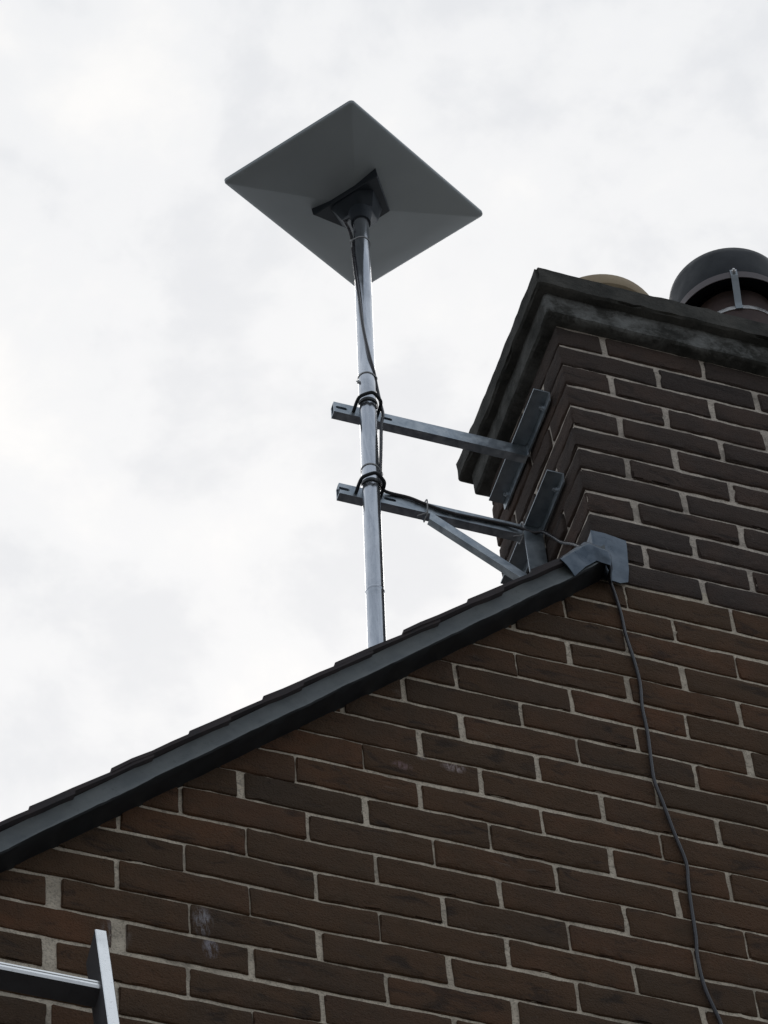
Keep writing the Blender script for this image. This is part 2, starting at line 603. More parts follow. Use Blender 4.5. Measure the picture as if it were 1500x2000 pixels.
# wide, hand-repaired joints near the ladder: (row, column) -> width
WIDE = {(4, -2): 0.024, (5, -1): 0.022, (6, -2): 0.026, (7, -1): 0.014}
wall = MB()
for r in range(-12, 86):
    zc = -r * 0.075
    z0, z1 = zc - 0.0328, zc + 0.0328 + (0.0035 if r == -12 else 0)
    if zc < GROUND - 0.1:
        continue
    off = OFFS.get(r)
    if off is None:
        off = rng.uniform(-0.012, 0.012)
    k0 = -20 if r % 2 == 0 else -21
    for k in range(k0, 46, 2):
        xl = k * 0.1125 + off + rng.gauss(0, 0.0022)
        xr = (k + 2) * 0.1125 + off + rng.gauss(0, 0.0022)
        jl = WIDE.get((r, k), 0.0080 + rng.uniform(-0.0022, 0.003)) / 2
        jr = WIDE.get((r, k + 2), 0.0080 + rng.uniform(-0.0022, 0.003)) / 2
        a, b = max(xl + jl, EAVE_L), min(xr - jr, EAVE_R)
        if b - a < 0.03:
            continue
        if z0 > max(roof_z(a), roof_z(b), roof_z(min(max(RIDGE, a), b))) + 0.03:
            continue
        hi = (-0.75 < a < 1.45 and -9.5 < r < 10 or r <= -8) and a > -0.9 and b < 1.9
        if hi:
            dy = -abs(rng.gauss(0, 0.0010))
            brick(wall, a, b, dy, dy + 0.06, z0 + rng.gauss(-0.0004, 0.0013), z1 + rng.gauss(0.0004, 0.0013),
                  r=0.0026, amp=0.0017, seg=(16, 3, 6), wob=0.0032,
                  tint=(max(0, min(1, rng.gauss(0.52, 0.19))), rng.random(), rng.random()))
        else:
            simple_brick(wall, a, b, 0.0, 0.06, z0, z1)
# mortar: rough sheet close behind the brick faces where it is seen, plain backing elsewhere


def joint_sheet(mb, a0, a1, step, joints, fn, lo, hi, jit, mi, seed):
    """mortar sheet whose bed joints are struck: flush at their foot (lo), set back at their head (hi)"""
    zs = []
    for zl, zh in joints:
        zs += [(zl - 0.006, lo + 0.001), (zl, lo), ((zl + zh) / 2, lo * 0.6 + hi * 0.4), (zh, hi), (zh + 0.006, hi)]
        zs.append((zh + 0.032, (lo + hi) / 2))
    n = int(abs(a1 - a0) / step)
    vs = []
    for i in range(n + 1):
        a = a0 + (a1 - a0) * i / n
        for z, dpt in zs:
            j = jit * noise.noise((a * 9, seed, z * 9)) + jit * 1.2 * noise.noise((a * 50, seed + 6, z * 70))
            w0 = Vector(fn(a, 0.0, z))
            zz = z + 0.0014 * noise.noise((a * 22, seed + 3, z * 31)) + 0.0030 * noise.noise((w0.x * 6.5, 3.7 + w0.y * 6.5, w0.z * 5.0))
            vs.append(fn(a, dpt + j, zz))
    m = len(zs)
    fs = [(i * m + k, (i + 1) * m + k, (i + 1) * m + k + 1, i * m + k + 1) for i in range(n) for k in range(m - 1)]
    mb.add(vs, fs, mi)


joint_sheet(wall, -0.95, 1.95, 0.0085, [(-r * 0.075 - 0.0425, -r * 0.075 - 0.0325) for r in range(11, -14, -1)],
            lambda a, d, z: (a, d, z), 0.0024, 0.0030, 0.0007, 1, 1.3)
wall.box((EAVE_L + 0.005, 0.010, GROUND), (EAVE_R - 0.005, 0.225, 0.946), 1)
gw = wall.build('gable_wall', [M_BRICK, M_MORTAR], None, True, 40)
bm = bmesh.new()
bm.from_mesh(gw.data)
for nrm, co in ((Vector((-SL, 0, 1)), Vector((0, 0, 0.046 + 0.030))), (Vector((SL, 0, 1)), Vector((2 * RIDGE, 0, 0.046 + 0.030)))):
    bmesh.ops.bisect_plane(bm, geom=bm.verts[:] + bm.edges[:] + bm.faces[:], plane_co=co, plane_no=nrm, clear_outer=True)
bm.to_mesh(gw.data)
bm.free()
gw.parent = house
gw.matrix_parent_inverse = house.matrix_world.inverted()

# ---- chimney stack --------------------------------------------------------
CZ0, CP = 0.947, 0.0767                 # bottom of the first chimney course, course height
st = MB()
BH = 0.0650


def cb(x0, x1, y0, y1, z0, seg):
    j = lambda s: rng.gauss(0, s)
    brick(st, x0 + (-abs(j(.0010)) if x0 < XC + 0.02 else j(.0012)), x1 + j(.0012), y0 - (abs(j(.0011)) if y0 < 0.01 else 0), y1, z0 + j(.0012), z0 + BH + j(.0012), r=0.0040, amp=0.0021, seg=seg, wob=0.003,
          tint=(max(0, min(1, rng.gauss(0.5, 0.22))), rng.random(), rng.random()))


for c in range(-1, 12):
    z0 = CZ0 + c * CP
    hdr = (c % 2 == 1)                  # short corner brick on the front
    wf = 0.1015 if hdr else 0.2135       # corner brick: width on the front
    dl = 0.215 if hdr else 0.1025       # ... and along the left face
    if c >= 0:
        ox = rng.gauss(0, 0.0016)
        cb(XC + ox, XC + wf, 0, dl, z0, (9, 9, 5))
        x = XC + wf + 0.0125
        while x < XR - 0.05:
            x1 = min(x + 0.2125, XR)
            cb(x, x1, 0, 0.10, z0, (13, 4, 5))
            x = x1 + 0.0125
    else:
        dl = 0.0
    y = dl + (0.0105 if c >= 0 else 0.01)
    while y < DEP - 0.04:
        y1 = min(y + 0.2145, DEP)
        ox = rng.gauss(0, 0.0018)
        cb(XC + ox, XC + 0.10, y, y1, z0, (4, 12, 5))
        y = y1 + 0.0105
    # right and back faces, away from the camera
    y = 0.112
    while y < DEP - 0.04:
        y1 = min(y + (0.2145 if hdr else 0.1025), DEP)
        simple_brick(st, XR - 0.10, XR, y, y1, z0, z0 + BH)
        y = y1 + 0.0105
    x = XC + 0.112 + (0.1 if hdr else 0)
    while x < XR - 0.16:
        x1 = min(x + 0.2145, XR - 0.111)
        simple_brick(st, x, x1, DEP - 0.1, DEP - 0.002, z0, z0 + BH)
        x = x1 + 0.0105
# mortar core
ZT = CZ0 + 12 * CP - 0.004
CJ = [(CZ0 + c * CP - (CP - BH), CZ0 + c * CP) for c in range(0, 13)]
joint_sheet(st, XC + 0.003, XR - 0.003, 0.0085, CJ, lambda a, d, z: (a, d, z), 0.0020, 0.0046, 0.0010, 1, 21.0)
CJ = [(CZ0 + c * CP - (CP - BH), CZ0 + c * CP) for c in range(-1, 13)]
joint_sheet(st, DEP - 0.003, 0.002, 0.0085, CJ, lambda a, d, z: (XC + d, a, z), 0.0020, 0.0046, 0.0010, 1, 31.0)
st.box((XC + 0.010, 0.010, CZ0 - 0.2), (XR - 0.008, DEP - 0.009, ZT), 1)
stack = st.build('chimney_stack', [M_CBRICK, M_CMORTAR], house, True, 40,)

# corbelled cap: a band and a slab, both rough
def rough_slab(mb, x0, x1, y0, y1, z0, z1, amp, mi=0, tint=(0, 0, 0), chips=0.0, topfn=None):
    nx, ny, nz = 64, 34, 6
    ijk, fs = template(nx, ny, nz)
    r = 0.006
    ax, ay, az = axis_pos(nx, x1 - x0, r), axis_pos(ny, y1 - y0, r), axis_pos(nz, z1 - z0, r * 0.8)
    vs = []
    for i, j, k in ijk:
        p = Vector((x0 + ax[i], y0 + ay[j], z0 + az[k]))
        ex = (1 if i == nx else -1 if i == 0 else 0)
        ey = (1 if j == ny else -1 if j == 0 else 0)
        ez = (1 if k == nz else -1 if k == 0 else 0)
        cnt = abs(ex) + abs(ey) + abs(ez)
        if cnt >= 2:
            p -= Vector((ex, ey, ez)) * r * 0.45
        d = noise.noise_vector(p * 18) * amp + noise.noise_vector(p * 60) * amp * 0.6
        e = noise.noise(p * 16 + Vector((5, 5, 5)))
        if chips and cnt >= 2 and e > 0.1:
            p -= Vector((ex, ey, ez)) * chips * (e - 0.1) * 2
        p += d
        if topfn and k == nz and cnt == 1:
            p.z += topfn(p)
        vs.append(p)
    b0 = len(mb.t)
    mb.add(vs, fs, mi, tint)
    for q, p in enumerate(vs):
        if tint[0] > 0 and p.y > y0 + 0.012:
            mb.t[b0 + q] = (0.25, 0, 0)


cap = MB()
ZB, ZS, ZTOP = CZ0 + 12 * CP - 0.006, 1.934, 2.000
rough_slab(cap, XC - 0.027, XR + 0.027, -0.027, DEP + 0.027, ZB, ZS + 0.006, 0.0018, 0, (1, 0, 0))
rough_slab(cap, XC - 0.050, XR + 0.050, -0.050, DEP + 0.050, ZS, ZTOP, 0.0030, 0, (0, 0, 0), 0.010)
capo = cap.build('chimney_cap', [M_CORNICE], stack, True, 40)
# sloping mortar that beds the pots
fl = MB()
nfx, nfy = 40, 20
vs = []
for i in range(nfx + 1):
    for j in range(nfy + 1):
        u, v = i / nfx, j / nfy
        x, y = XC - 0.02 + u * (XR - XC + 0.04), -0.02 + v * (DEP + 0.04)
        e = min(u, 1 - u) * 1.05
        f = min(v, 1 - v) * 0.48
        h = min(min(e, f) / 0.16, 1.0)
        vs.append((x, y, ZTOP - 0.004 + 0.055 * h * (2 - h) + 0.004 * noise.noise((x * 14, y * 14, 2))))
fs = [(i * (nfy + 1) + j, (i + 1) * (nfy + 1) + j, (i + 1) * (nfy + 1) + j + 1, i * (nfy + 1) + j + 1) for i in range(nfx) for j in range(nfy)]
fl.add(vs, fs)
fl.build('mortar_flaunching', M_FLAUNCH, stack)

# ---- verge strips (left and right of the stack) --------------------------------


def verge(x0, x1, step):
    mb = MB()
    prof = [(-0.0485, -0.0155), (-0.0515, -0.0125), (-0.0512, -0.0075), (-0.0485, 0.000), (-0.0465, 0.012), (-0.0468, 0.028), (-0.0490, 0.0395), (-0.047, 0.0415), (0.050, 0.0415), (0.050, -0.016), (0.0, -0.0175), (-0.030, -0.0165)]
    xs = [x0 + (x1 - x0) * i / step for i in range(step + 1)]
    n = len(prof)
    vs, fs = [], []
    for x in xs:
        for y, w in prof:
            wob = 0.0024 * noise.noise((x * 6, y * 30, 1)) + 0.0018 * noise.noise((x * 30, y * 40, w * 60))
            lip = 0.0040 * noise.noise((x * 15, 4, 2)) + 0.0020 * noise.noise((x * 55, 4, 9)) if w < -0.005 and y < -0.02 else 0
            vs.append((x, y + wob * (1 if y < 0 else 0), roof_z(x, w + wob + lip)))
    for i in range(step):
        for k in range(n):
            l = (k + 1) % n
            q = (i * n + k, (i + 1) * n + k, (i + 1) * n + l, i * n + l)
            fs.append(q if x1 > x0 else q[::-1])
    e0, e1 = tuple(range(n)), tuple(step * n + k for k in range(n))
    fs += [e0, e1[::-1]]
    mb.add(vs, fs)
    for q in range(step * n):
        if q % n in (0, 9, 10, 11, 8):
            mb.m[q] = 1  # underside and lip take the painted shade
    return mb.build('verge_board', [M_VERGE, M_SOFFIT_SHADE], house, True, 30)


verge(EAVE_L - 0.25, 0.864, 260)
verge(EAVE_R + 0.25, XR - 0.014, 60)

# ---- roof: deck and overlapping slates -------------------------------------
DEPTH_Y = 7.5
roof = MB()


def roof_pt(x, y, w, side):
    """side +1: left slope, -1: right slope (mirrored)"""
    X = x if side > 0 else 2 * RIDGE - x
    return (X, y, SL * x + 0.046 + w)


for side in (1, -1):
    for (xa, xb, ya, yb) in ((EAVE_L - 0.25, XC - 0.004, 0.052, DEPTH_Y), (XC - 0.003, RIDGE, DEP + 0.004, DEPTH_Y)):
        p = [roof_pt(xa, ya, 0.0, side), roof_pt(xb, ya, 0.0, side), roof_pt(xb, yb, 0.0, side), roof_pt(xa, yb, 0.0, side),
             roof_pt(xa, ya, 0.041, side), roof_pt(xb, ya, 0.041, side), roof_pt(xb, yb, 0.041, side), roof_pt(xa, yb, 0.041, side)]
        roof.hexa(p, 0)
ro = roof.build('roof', M_TILE, house, False)
# the slates: one row after the other up the slope, each row laid as single slates near the verge
sl = MB()
GA = 0.1372


def slate(xt, xh, ya, yb, side, lift, t=0.0105):
    w0, w1 = 0.0580 + lift, 0.0450 + lift
    q = []
    for (x, w) in ((xt, w0), (xh, w1)):
        for y in (ya, yb):
            q.append((x, y, w))
    jt = lambda: rng.gauss(0, 0.0005)
    bot = [roof_pt(q[0][0], q[0][1], q[0][2] - t, side), roof_pt(q[2][0], q[2][1], q[2][2] - t, side), roof_pt(q[3][0], q[3][1], q[3][2] - t, side), roof_pt(q[1][0], q[1][1], q[1][2] - t, side)]
    top = [roof_pt(q[0][0], q[0][1], q[0][2] + jt(), side), roof_pt(q[2][0], q[2][1], q[2][2], side), roof_pt(q[3][0], q[3][1], q[3][2], side), roof_pt(q[1][0], q[1][1], q[1][2] + jt(), side)]
    # split along the length so the edge can be uneven
    n = 6
    vs = []
    for i in range(n + 1):
        f = i / n
        for a, b in ((bot[0], bot[1]), (bot[3], bot[2]), (top[3], top[2]), (top[0], top[1])):
            P = Vector(a).lerp(Vector(b), f)
            P += noise.noise_vector(P * 30) * 0.0016 + noise.noise_vector(P * 90) * 0.0007
            vs.append(P)
    fs = []
    for i in range(n):
        for k in range(4):
            l = (k + 1) % 4
            fs.append((i * 4 + k, (i + 1) * 4 + k, (i + 1) * 4 + l, i * 4 + l))
    fs += [(0, 1, 2, 3), (n * 4 + 3, n * 4 + 2, n * 4 + 1, n * 4)]
    sl.add(vs, fs)


for side in (1, -1):
    for k in range(-17, 12):
        xt = 0.008 + GA * k
        xh = xt + GA * 1.55
        if xt > RIDGE - 0.02:
            continue
        xh = min(xh, RIDGE)
        ys = [-0.060 + rng.gauss(0, 0.002)]
        ys += [0.14 + 0.2 * (0.5 if k % 2 else 0) + 0.2 * i for i in range(4)]
        ys.append(DEPTH_Y)
        for i in range(len(ys) - 1):
            ya, yb = ys[i] + (0.0015 if i else 0), ys[i + 1] - 0.0015
            xe = xh
            if xh > XC - 0.004:                 # beside the stack
                if yb < DEP + 0.01 or ya < DEP:
                    if yb > DEP + 0.05:
                        if xt < XC - 0.02:
                            slate(xt, XC - 0.004, ya, DEP + 0.006, side, rng.uniform(0, 0.001))
                        slate(xt, xh, DEP + 0.008, yb, side, rng.uniform(0, 0.001))
                        continue
                    xe = XC - 0.004
                    if xt > xe - 0.02:
                        continue
            if i == 0:
                xe = min(xe, 0.832)
                if xt > 0.81:
                    continue
            slate(xt, xe, ya, yb, side, rng.uniform(0, 0.0022))
# undercloak strip below the slates at the verge
for side in (1, -1):
    for k in range(-10, 4):
        xa = -0.09 + 0.3 * k
        xb = min(xa + 0.298, 0.830)
        if xb - xa < 0.05:
            continue
        o = rng.uniform(0, 0.003)
        p = [roof_pt(xa, -0.056 - o, 0.0432, side), roof_pt(xb, -0.056 - o, 0.0432, side), roof_pt(xb, 0.05, 0.0432, side), roof_pt(xa, 0.05, 0.0432, side),
             roof_pt(xa, -0.056 - o, 0.0470, side), roof_pt(xb, -0.056 - o, 0.0470, side), roof_pt(xb, 0.05, 0.0470, side), roof_pt(xa, 0.05, 0.0470, side)]
        sl.hexa(p)
sl.build('slates', M_TILE, ro, True, 25)

# ---- the rest of the house body (never seen in the photo, closes the volume)
hb = MB()
zl = roof_z(EAVE_L)
hb.box((EAVE_L, 0.225, GROUND), (EAVE_L + 0.22, DEPTH_Y, zl - 0.02))
hb.box((EAVE_R - 0.22, 0.225, GROUND), (EAVE_R, DEPTH_Y, zl - 0.02))
hb.add([(EAVE_L + 0.001, DEPTH_Y - 0.05, GROUND), (EAVE_R - 0.001, DEPTH_Y - 0.05, GROUND), (EAVE_R - 0.001, DEPTH_Y - 0.05, zl), (RIDGE, DEPTH_Y - 0.05, roof_z(RIDGE)), (EAVE_L + 0.001, DEPTH_Y - 0.05, zl)], [(0, 4, 3, 2, 1)])
hb.build('outer_wall', M_RENDER, house, False)

# ---- lead work at the foot of the stack -----------------------------------------


def sheet(name, grid, t, m, label=None, crumple=0.0):
    """thick sheet from a grid of points (rows of equal length), refined and crumpled"""
    g = np.array(grid, dtype=float)
    for _ in range(3):                                  # subdivide
        a, b = g.shape[0], g.shape[1]
        h = np.zeros((2 * a - 1, b, 3)); h[::2] = g; h[1::2] = (g[:-1] + g[1:]) / 2
        k = np.zeros((2 * a - 1, 2 * b - 1, 3)); k[:, ::2] = h; k[:, 1::2] = (h[:, :-1] + h[:, 1:]) / 2
        g = k
    for _ in range(2):                                  # relax the inside
        q = g.copy()
        q[1:-1, 1:-1] = (g[1:-1, 1:-1] * 2 + g[:-2, 1:-1] + g[2:, 1:-1] + g[1:-1, :-2] + g[1:-1, 2:]) / 6
        g = q
    a, b = g.shape[:2]
    nr = np.zeros_like(g)
    for i in range(a):
        for j in range(b):
            du = g[min(i + 1, a - 1), j] - g[max(i - 1, 0), j]
            dv = g[i, min(j + 1, b - 1)] - g[i, max(j - 1, 0)]
            n = np.cross(du, dv)
            nr[i, j] = n / (np.linalg.norm(n) + 1e-12)
    for i in range(a):
        for j in range(b):
            P = Vector(g[i, j])
            g[i, j] += nr[i, j] * (crumple * noise.noise(P * 20) + crumple * 0.35 * noise.noise(P * 48))
    top = [tuple(g[i, j]) for i in range(a) for j in range(b)]
    bot = [tuple(g[i, j] - nr[i, j] * t) for i in range(a) for j in range(b)]
    n = a * b
    fs = []
    for i in range(a - 1):
        for j in range(b - 1):
            q = (i * b + j, (i + 1) * b + j, (i + 1) * b + j + 1, i * b + j + 1)
            fs.append(q)
            fs.append(tuple(n + x for x in reversed(q)))
    rim = [i * b for i in range(a)] + [(a - 1) * b + j for j in range(1, b)] + [i * b + b - 1 for i in range(a - 2, -1, -1)] + [j for j in range(b - 2, 0, -1)]
    for i in range(len(rim)):
        x, y = rim[i], rim[(i + 1) % len(rim)]
        fs.append((y, x, n + x, n + y))
    mb = MB()
    mb.add(top + bot, fs)
    return mb.build(name, m, house, True, 60, label)


# square patch dressed flat on the stack, turned round its corner
sheet('lead_flashing', [
    [(0.862, 0.040, 1.066), (0.860, 0.016, 1.082), (0.861, -0.0085, 1.092), (0.888, -0.0095, 1.0895), (0.912, -0.009, 1.086), (0.9345, -0.0085, 1.0825)],
    [(0.862, 0.040, 1.036), (0.860, 0.016, 1.040), (0.861, -0.0090, 1.043), (0.887, -0.0100, 1.040), (0.909, -0.009, 1.037), (0.9315, -0.0085, 1.034)],
    [(0.862, 0.040, 0.990), (0.860, 0.016, 0.990), (0.861, -0.0095, 0.992), (0.885, -0.0120, 0.990), (0.907, -0.010, 0.988), (0.9285, -0.0085, 0.985)],
    [(0.862, 0.040, 0.940), (0.860, 0.016, 0.938), (0.861, -0.0090, 0.934), (0.882, -0.0110, 0.930), (0.904, -0.009, 0.929), (0.9225, -0.0075, 0.942)],
], 0.0022, M_LEAD, 'square grey lead patch dressed flat on the chimney corner', 0.0014)
# saddle of lead folded over the top end of the verge
U = lambda x, y, w: (x, y, SL * x + 0.046 + w)
sheet('lead_saddle', [
    [U(0.772, 0.060, 0.058), U(0.797, 0.060, 0.060), U(0.825, 0.060, 0.064), (0.852, 0.050, 0.985), (0.856, 0.012, 0.990)],
    [U(0.763, 0.000, 0.060), U(0.790, 0.000, 0.063), U(0.822, 0.000, 0.072), (0.852, -0.004, 0.994), (0.864, -0.010, 0.995)],
    [U(0.752, -0.052, 0.060), U(0.785, -0.056, 0.065), U(0.816, -0.058, 0.072), (0.848, -0.052, 0.980), (0.876, -0.013, 0.985)],
    [U(0.757, -0.064, 0.046), U(0.789, -0.066, 0.048), U(0.822, -0.068, 0.050), (0.864, -0.064, 0.946), (0.884, -0.014, 0.958)],
    [U(0.770, -0.060, 0.020), U(0.799, -0.061, 0.022), U(0.830, -0.062, 0.024), (0.867, -0.061, 0.925), (0.886, -0.014, 0.932)],
    [U(0.786, -0.0545, -0.018), U(0.812, -0.0555, -0.006), U(0.838, -0.056, -0.004), (0.864, -0.056, 0.912), (0.884, -0.012, 0.915)],
], 0.0022, M_LEAD, 'crumpled grey lead folded over the top end of the verge', 0.0034)

# ------------------------------------------------------------------ chimney pot and cowl
YP = 0.22
pot = empty('chimney_pot', (1.088, YP, ZTOP + 0.03), 'buff clay chimney pot rim just showing over the chimney cap, left of the black cowl', 'chimney pot')
mb = MB()
mb.lathe(1.088, YP, [(0.130, ZTOP + 0.02), (0.127, 2.10), (0.122, 2.18), (0.121, 2.222), (0.128, 2.232), (0.133, 2.236), (0.130, 2.244)], 64, 0, 0.002)
mb.build('pot_body', M_DARKCLAY, pot)
mb = MB()
mb.lathe(1.088, YP, [(0.129, 2.242), (0.138, 2.247), (0.1405, 2.256), (0.141, 2.275), (0.138, 2.284), (0.130, 2.287), (0.108, 2.285), (0.102, 2.27), (0.100, 2.10)], 64, 0, 0.0015)
mb.build('pot_rim', M_TERRA, pot)

CX = 1.445
cw = empty('chimney_cowl', (CX, YP, ZTOP + 0.03), 'black chimney cowl with a round hood and steel straps on a dark clay pot', 'chimney cowl')
mb = MB()
mb.lathe(CX, YP, [(0.128, ZTOP + 0.02), (0.118, 2.14), (0.108, 2.28), (0.104, 2.36), (0.102, 2.43), (0.094, 2.44), (0.088, 2.44), (0.086, 2.2)], 64, 0, 0.0015)
mb.build('clay_pot', M_DARKCLAY, cw)
mb = MB()
mb.lathe(CX, YP, [(0.100, 2.452), (0.132, 2.430), (0.1395, 2.416), (0.1415, 2.428), (0.1425, 2.470), (0.1425, 2.535), (0.139, 2.556), (0.128, 2.570), (0.09, 2.582), (0.0, 2.588)], 72)
mb.build('hood', M_COWL, cw, True, 50)
mb = MB()
for za, zb_, r in ((2.4150, 2.4390, 0.1442),):
    mb.lathe(CX, YP, [(r, za), (r + 0.0018, za), (r + 0.0018, zb_), (r, zb_), (r, za)], 72)
mb.build('hood_band', M_RUSTY, cw, True, 30)
mb = MB()
mb.lathe(CX, YP, [(0.1045, 2.342), (0.1072, 2.342), (0.1066, 2.356), (0.1040, 2.356), (0.1045, 2.342)], 64)
mb.build('clamp_band', M_STAINLESS, cw, True, 30)


def strap(th):
    d = Vector((math.cos(th), math.sin(th), 0))
    s = Vector((-math.sin(th), math.cos(th), 0))
    c = Vector((CX, YP, 0))
    path = [(0.1475, 2.442), (0.1475, 2.418), (0.138, 2.402), (0.113, 2.362), (0.1090, 2.350), (0.1090, 2.338)]
    m2 = MB()
    vs = []
    for r, z in path:
        for w, o in ((-0.008, 0), (0.008, 0), (0.008, 0.002), (-0.008, 0.002)):
            vs.append(c + d * (r + o) + s * w + Vector((0, 0, z)))
    fs = []
    for i in range(len(path) - 1):
        for k in range(4):
            l = (k + 1) % 4
            fs.append((i * 4 + k, i * 4 + l, (i + 1) * 4 + l, (i + 1) * 4 + k))
    fs += [(3, 2, 1, 0), tuple(4 * (len(path) - 1) + k for k in range(4))]
    m2.add(vs, fs)
    o = m2.build('strap', M_DGALV, cw, True, 30)
    m2 = MB()
    p = c + d * 0.1495 + Vector((0, 0, 2.430))
    m2.tube([p, p + d * 0.006], 0.0055, 6)
    m2.tube([p + d * 0.006, p + d * 0.010], 0.003, 8)
    m2.build('bolt', M_STAINLESS, o, True, 30)


for a in (-112, -22, 68, 158):
    strap(rad(a))

# ------------------------------------------------------------------ pole
PY = 0.187
P0, P1 = Vector((0.4625, PY, 0.735)), Vector((0.5245, PY, 2.440))
PD = (P1 - P0).normalized()
PR = 0.0183


def pole_at(z):
    return P0 + PD * ((z - P0.z) / PD.z)


pole = empty('mast_pole', P0, 'shiny galvanised steel mast pole clamped to two bracket arms beside the chimney', 'pole')
mb = MB()
pts = [P0 + PD * (i / 60 * (P1 - P0).length) for i in range(61)]
mb.tube(pts, [PR + 0.00025 * noise.noise((p.z * 6, 1, 1)) for p in pts], 40)
mb.build('tube', M_POLE, pole, True, 50)
# swaged joint low on the pole and the rim at the cut end
mb = MB()
zj = 1.000
q = [pole_at(zj + d) for d in (-0.004, 0.0, 0.004)]
mb.tube(q, [PR + 0.0001, PR + 0.0011, PR + 0.0001], 40, 0, False)
mb.build('joint_ring', M_POLE, pole, True, 60)

# ------------------------------------------------------------------ brackets
AY = 0.2075           # front face of both arms


def rot_y(p, piv, a):
    d = Vector(p) - piv
    c, s = math.cos(a), math.sin(a)
    return piv + Vector((d.x * c + d.z * s, d.y, -d.x * s + d.z * c))


def bolt(mb, c, d, r=0.0065, h=0.006):
    c, d = Vector(c), Vector(d)
    mb.tube([c, c + d * 0.0012], r * 1.6, 18)
    mb.tube([c + d * 0.0012, c + d * (0.0012 + h)], r, 6)
    mb.tube([c + d * (0.0012 + h), c + d * (0.006 + h)], r * 0.55, 10)


def u_bolt(parent, z, xc, tilt):
    """bow round the pole, legs through the arm, nuts behind, saddle on the pole"""
    c = pole_at(z)
    mb = MB()
    w = 0.0255
    yb = AY + 0.022
    path = [(c.x - w, yb, z - 0.004), (c.x - w, AY - 0.004, z - 0.002), (c.x - w, PY - 0.004, z), (c.x - w * 0.92, PY - 0.016, z + 0.001), (c.x - w * 0.66, PY - 0.0235, z + 0.002),
            (c.x - w * 0.20, PY - 0.0315, z + 0.003), (c.x, PY - 0.0330, z + 0.003), (c.x + w * 0.20, PY - 0.0315, z + 0.003), (c.x + w * 0.66, PY - 0.0235, z + 0.002),
            (c.x + w * 0.92, PY - 0.016, z + 0.001), (c.x + w, PY - 0.004, z), (c.x + w, AY - 0.004, z - 0.002), (c.x + w, yb, z - 0.004)]
    mb.tube(spline(path, 4), 0.0038, 12)
    u = mb.build('u_bolt', M_BLACKSTEEL, parent, True, 60)
    for s in (-1, 1):
        mb = MB()
        p = Vector((c.x + s * w, AY + 0.0045, z - 0.004))
        mb.tube([p, p + Vector((0, 0.006, 0))], 0.0072, 6)
        mb.build('nut', M_BLACKSTEEL, u, True, 30)
    mb = MB()
    n = 20
    vs, fs = [], []
    for i in range(n + 1):
        th = math.pi + math.pi * i / n
        for rr, dz in ((PR + 0.0006, -0.004), (PR + 0.0026, -0.004), (PR + 0.0026, 0.005), (PR + 0.0006, 0.005)):
            q = pole_at(z + dz)
            vs.append((q.x + rr * math.cos(th), q.y + rr * math.sin(th), q.z))
    for i in range(n):
        for k in range(4):
            l = (k + 1) % 4
            fs.append((i * 4 + k, (i + 1) * 4 + k, (i + 1) * 4 + l, i * 4 + l))
    fs += [(0, 1, 2, 3), (n * 4 + 3, n * 4 + 2, n * 4 + 1, n * 4)]
    mb.add(vs, fs)
    mb.build('pole_clamp', M_BLACKSTEEL, parent, True, 40)


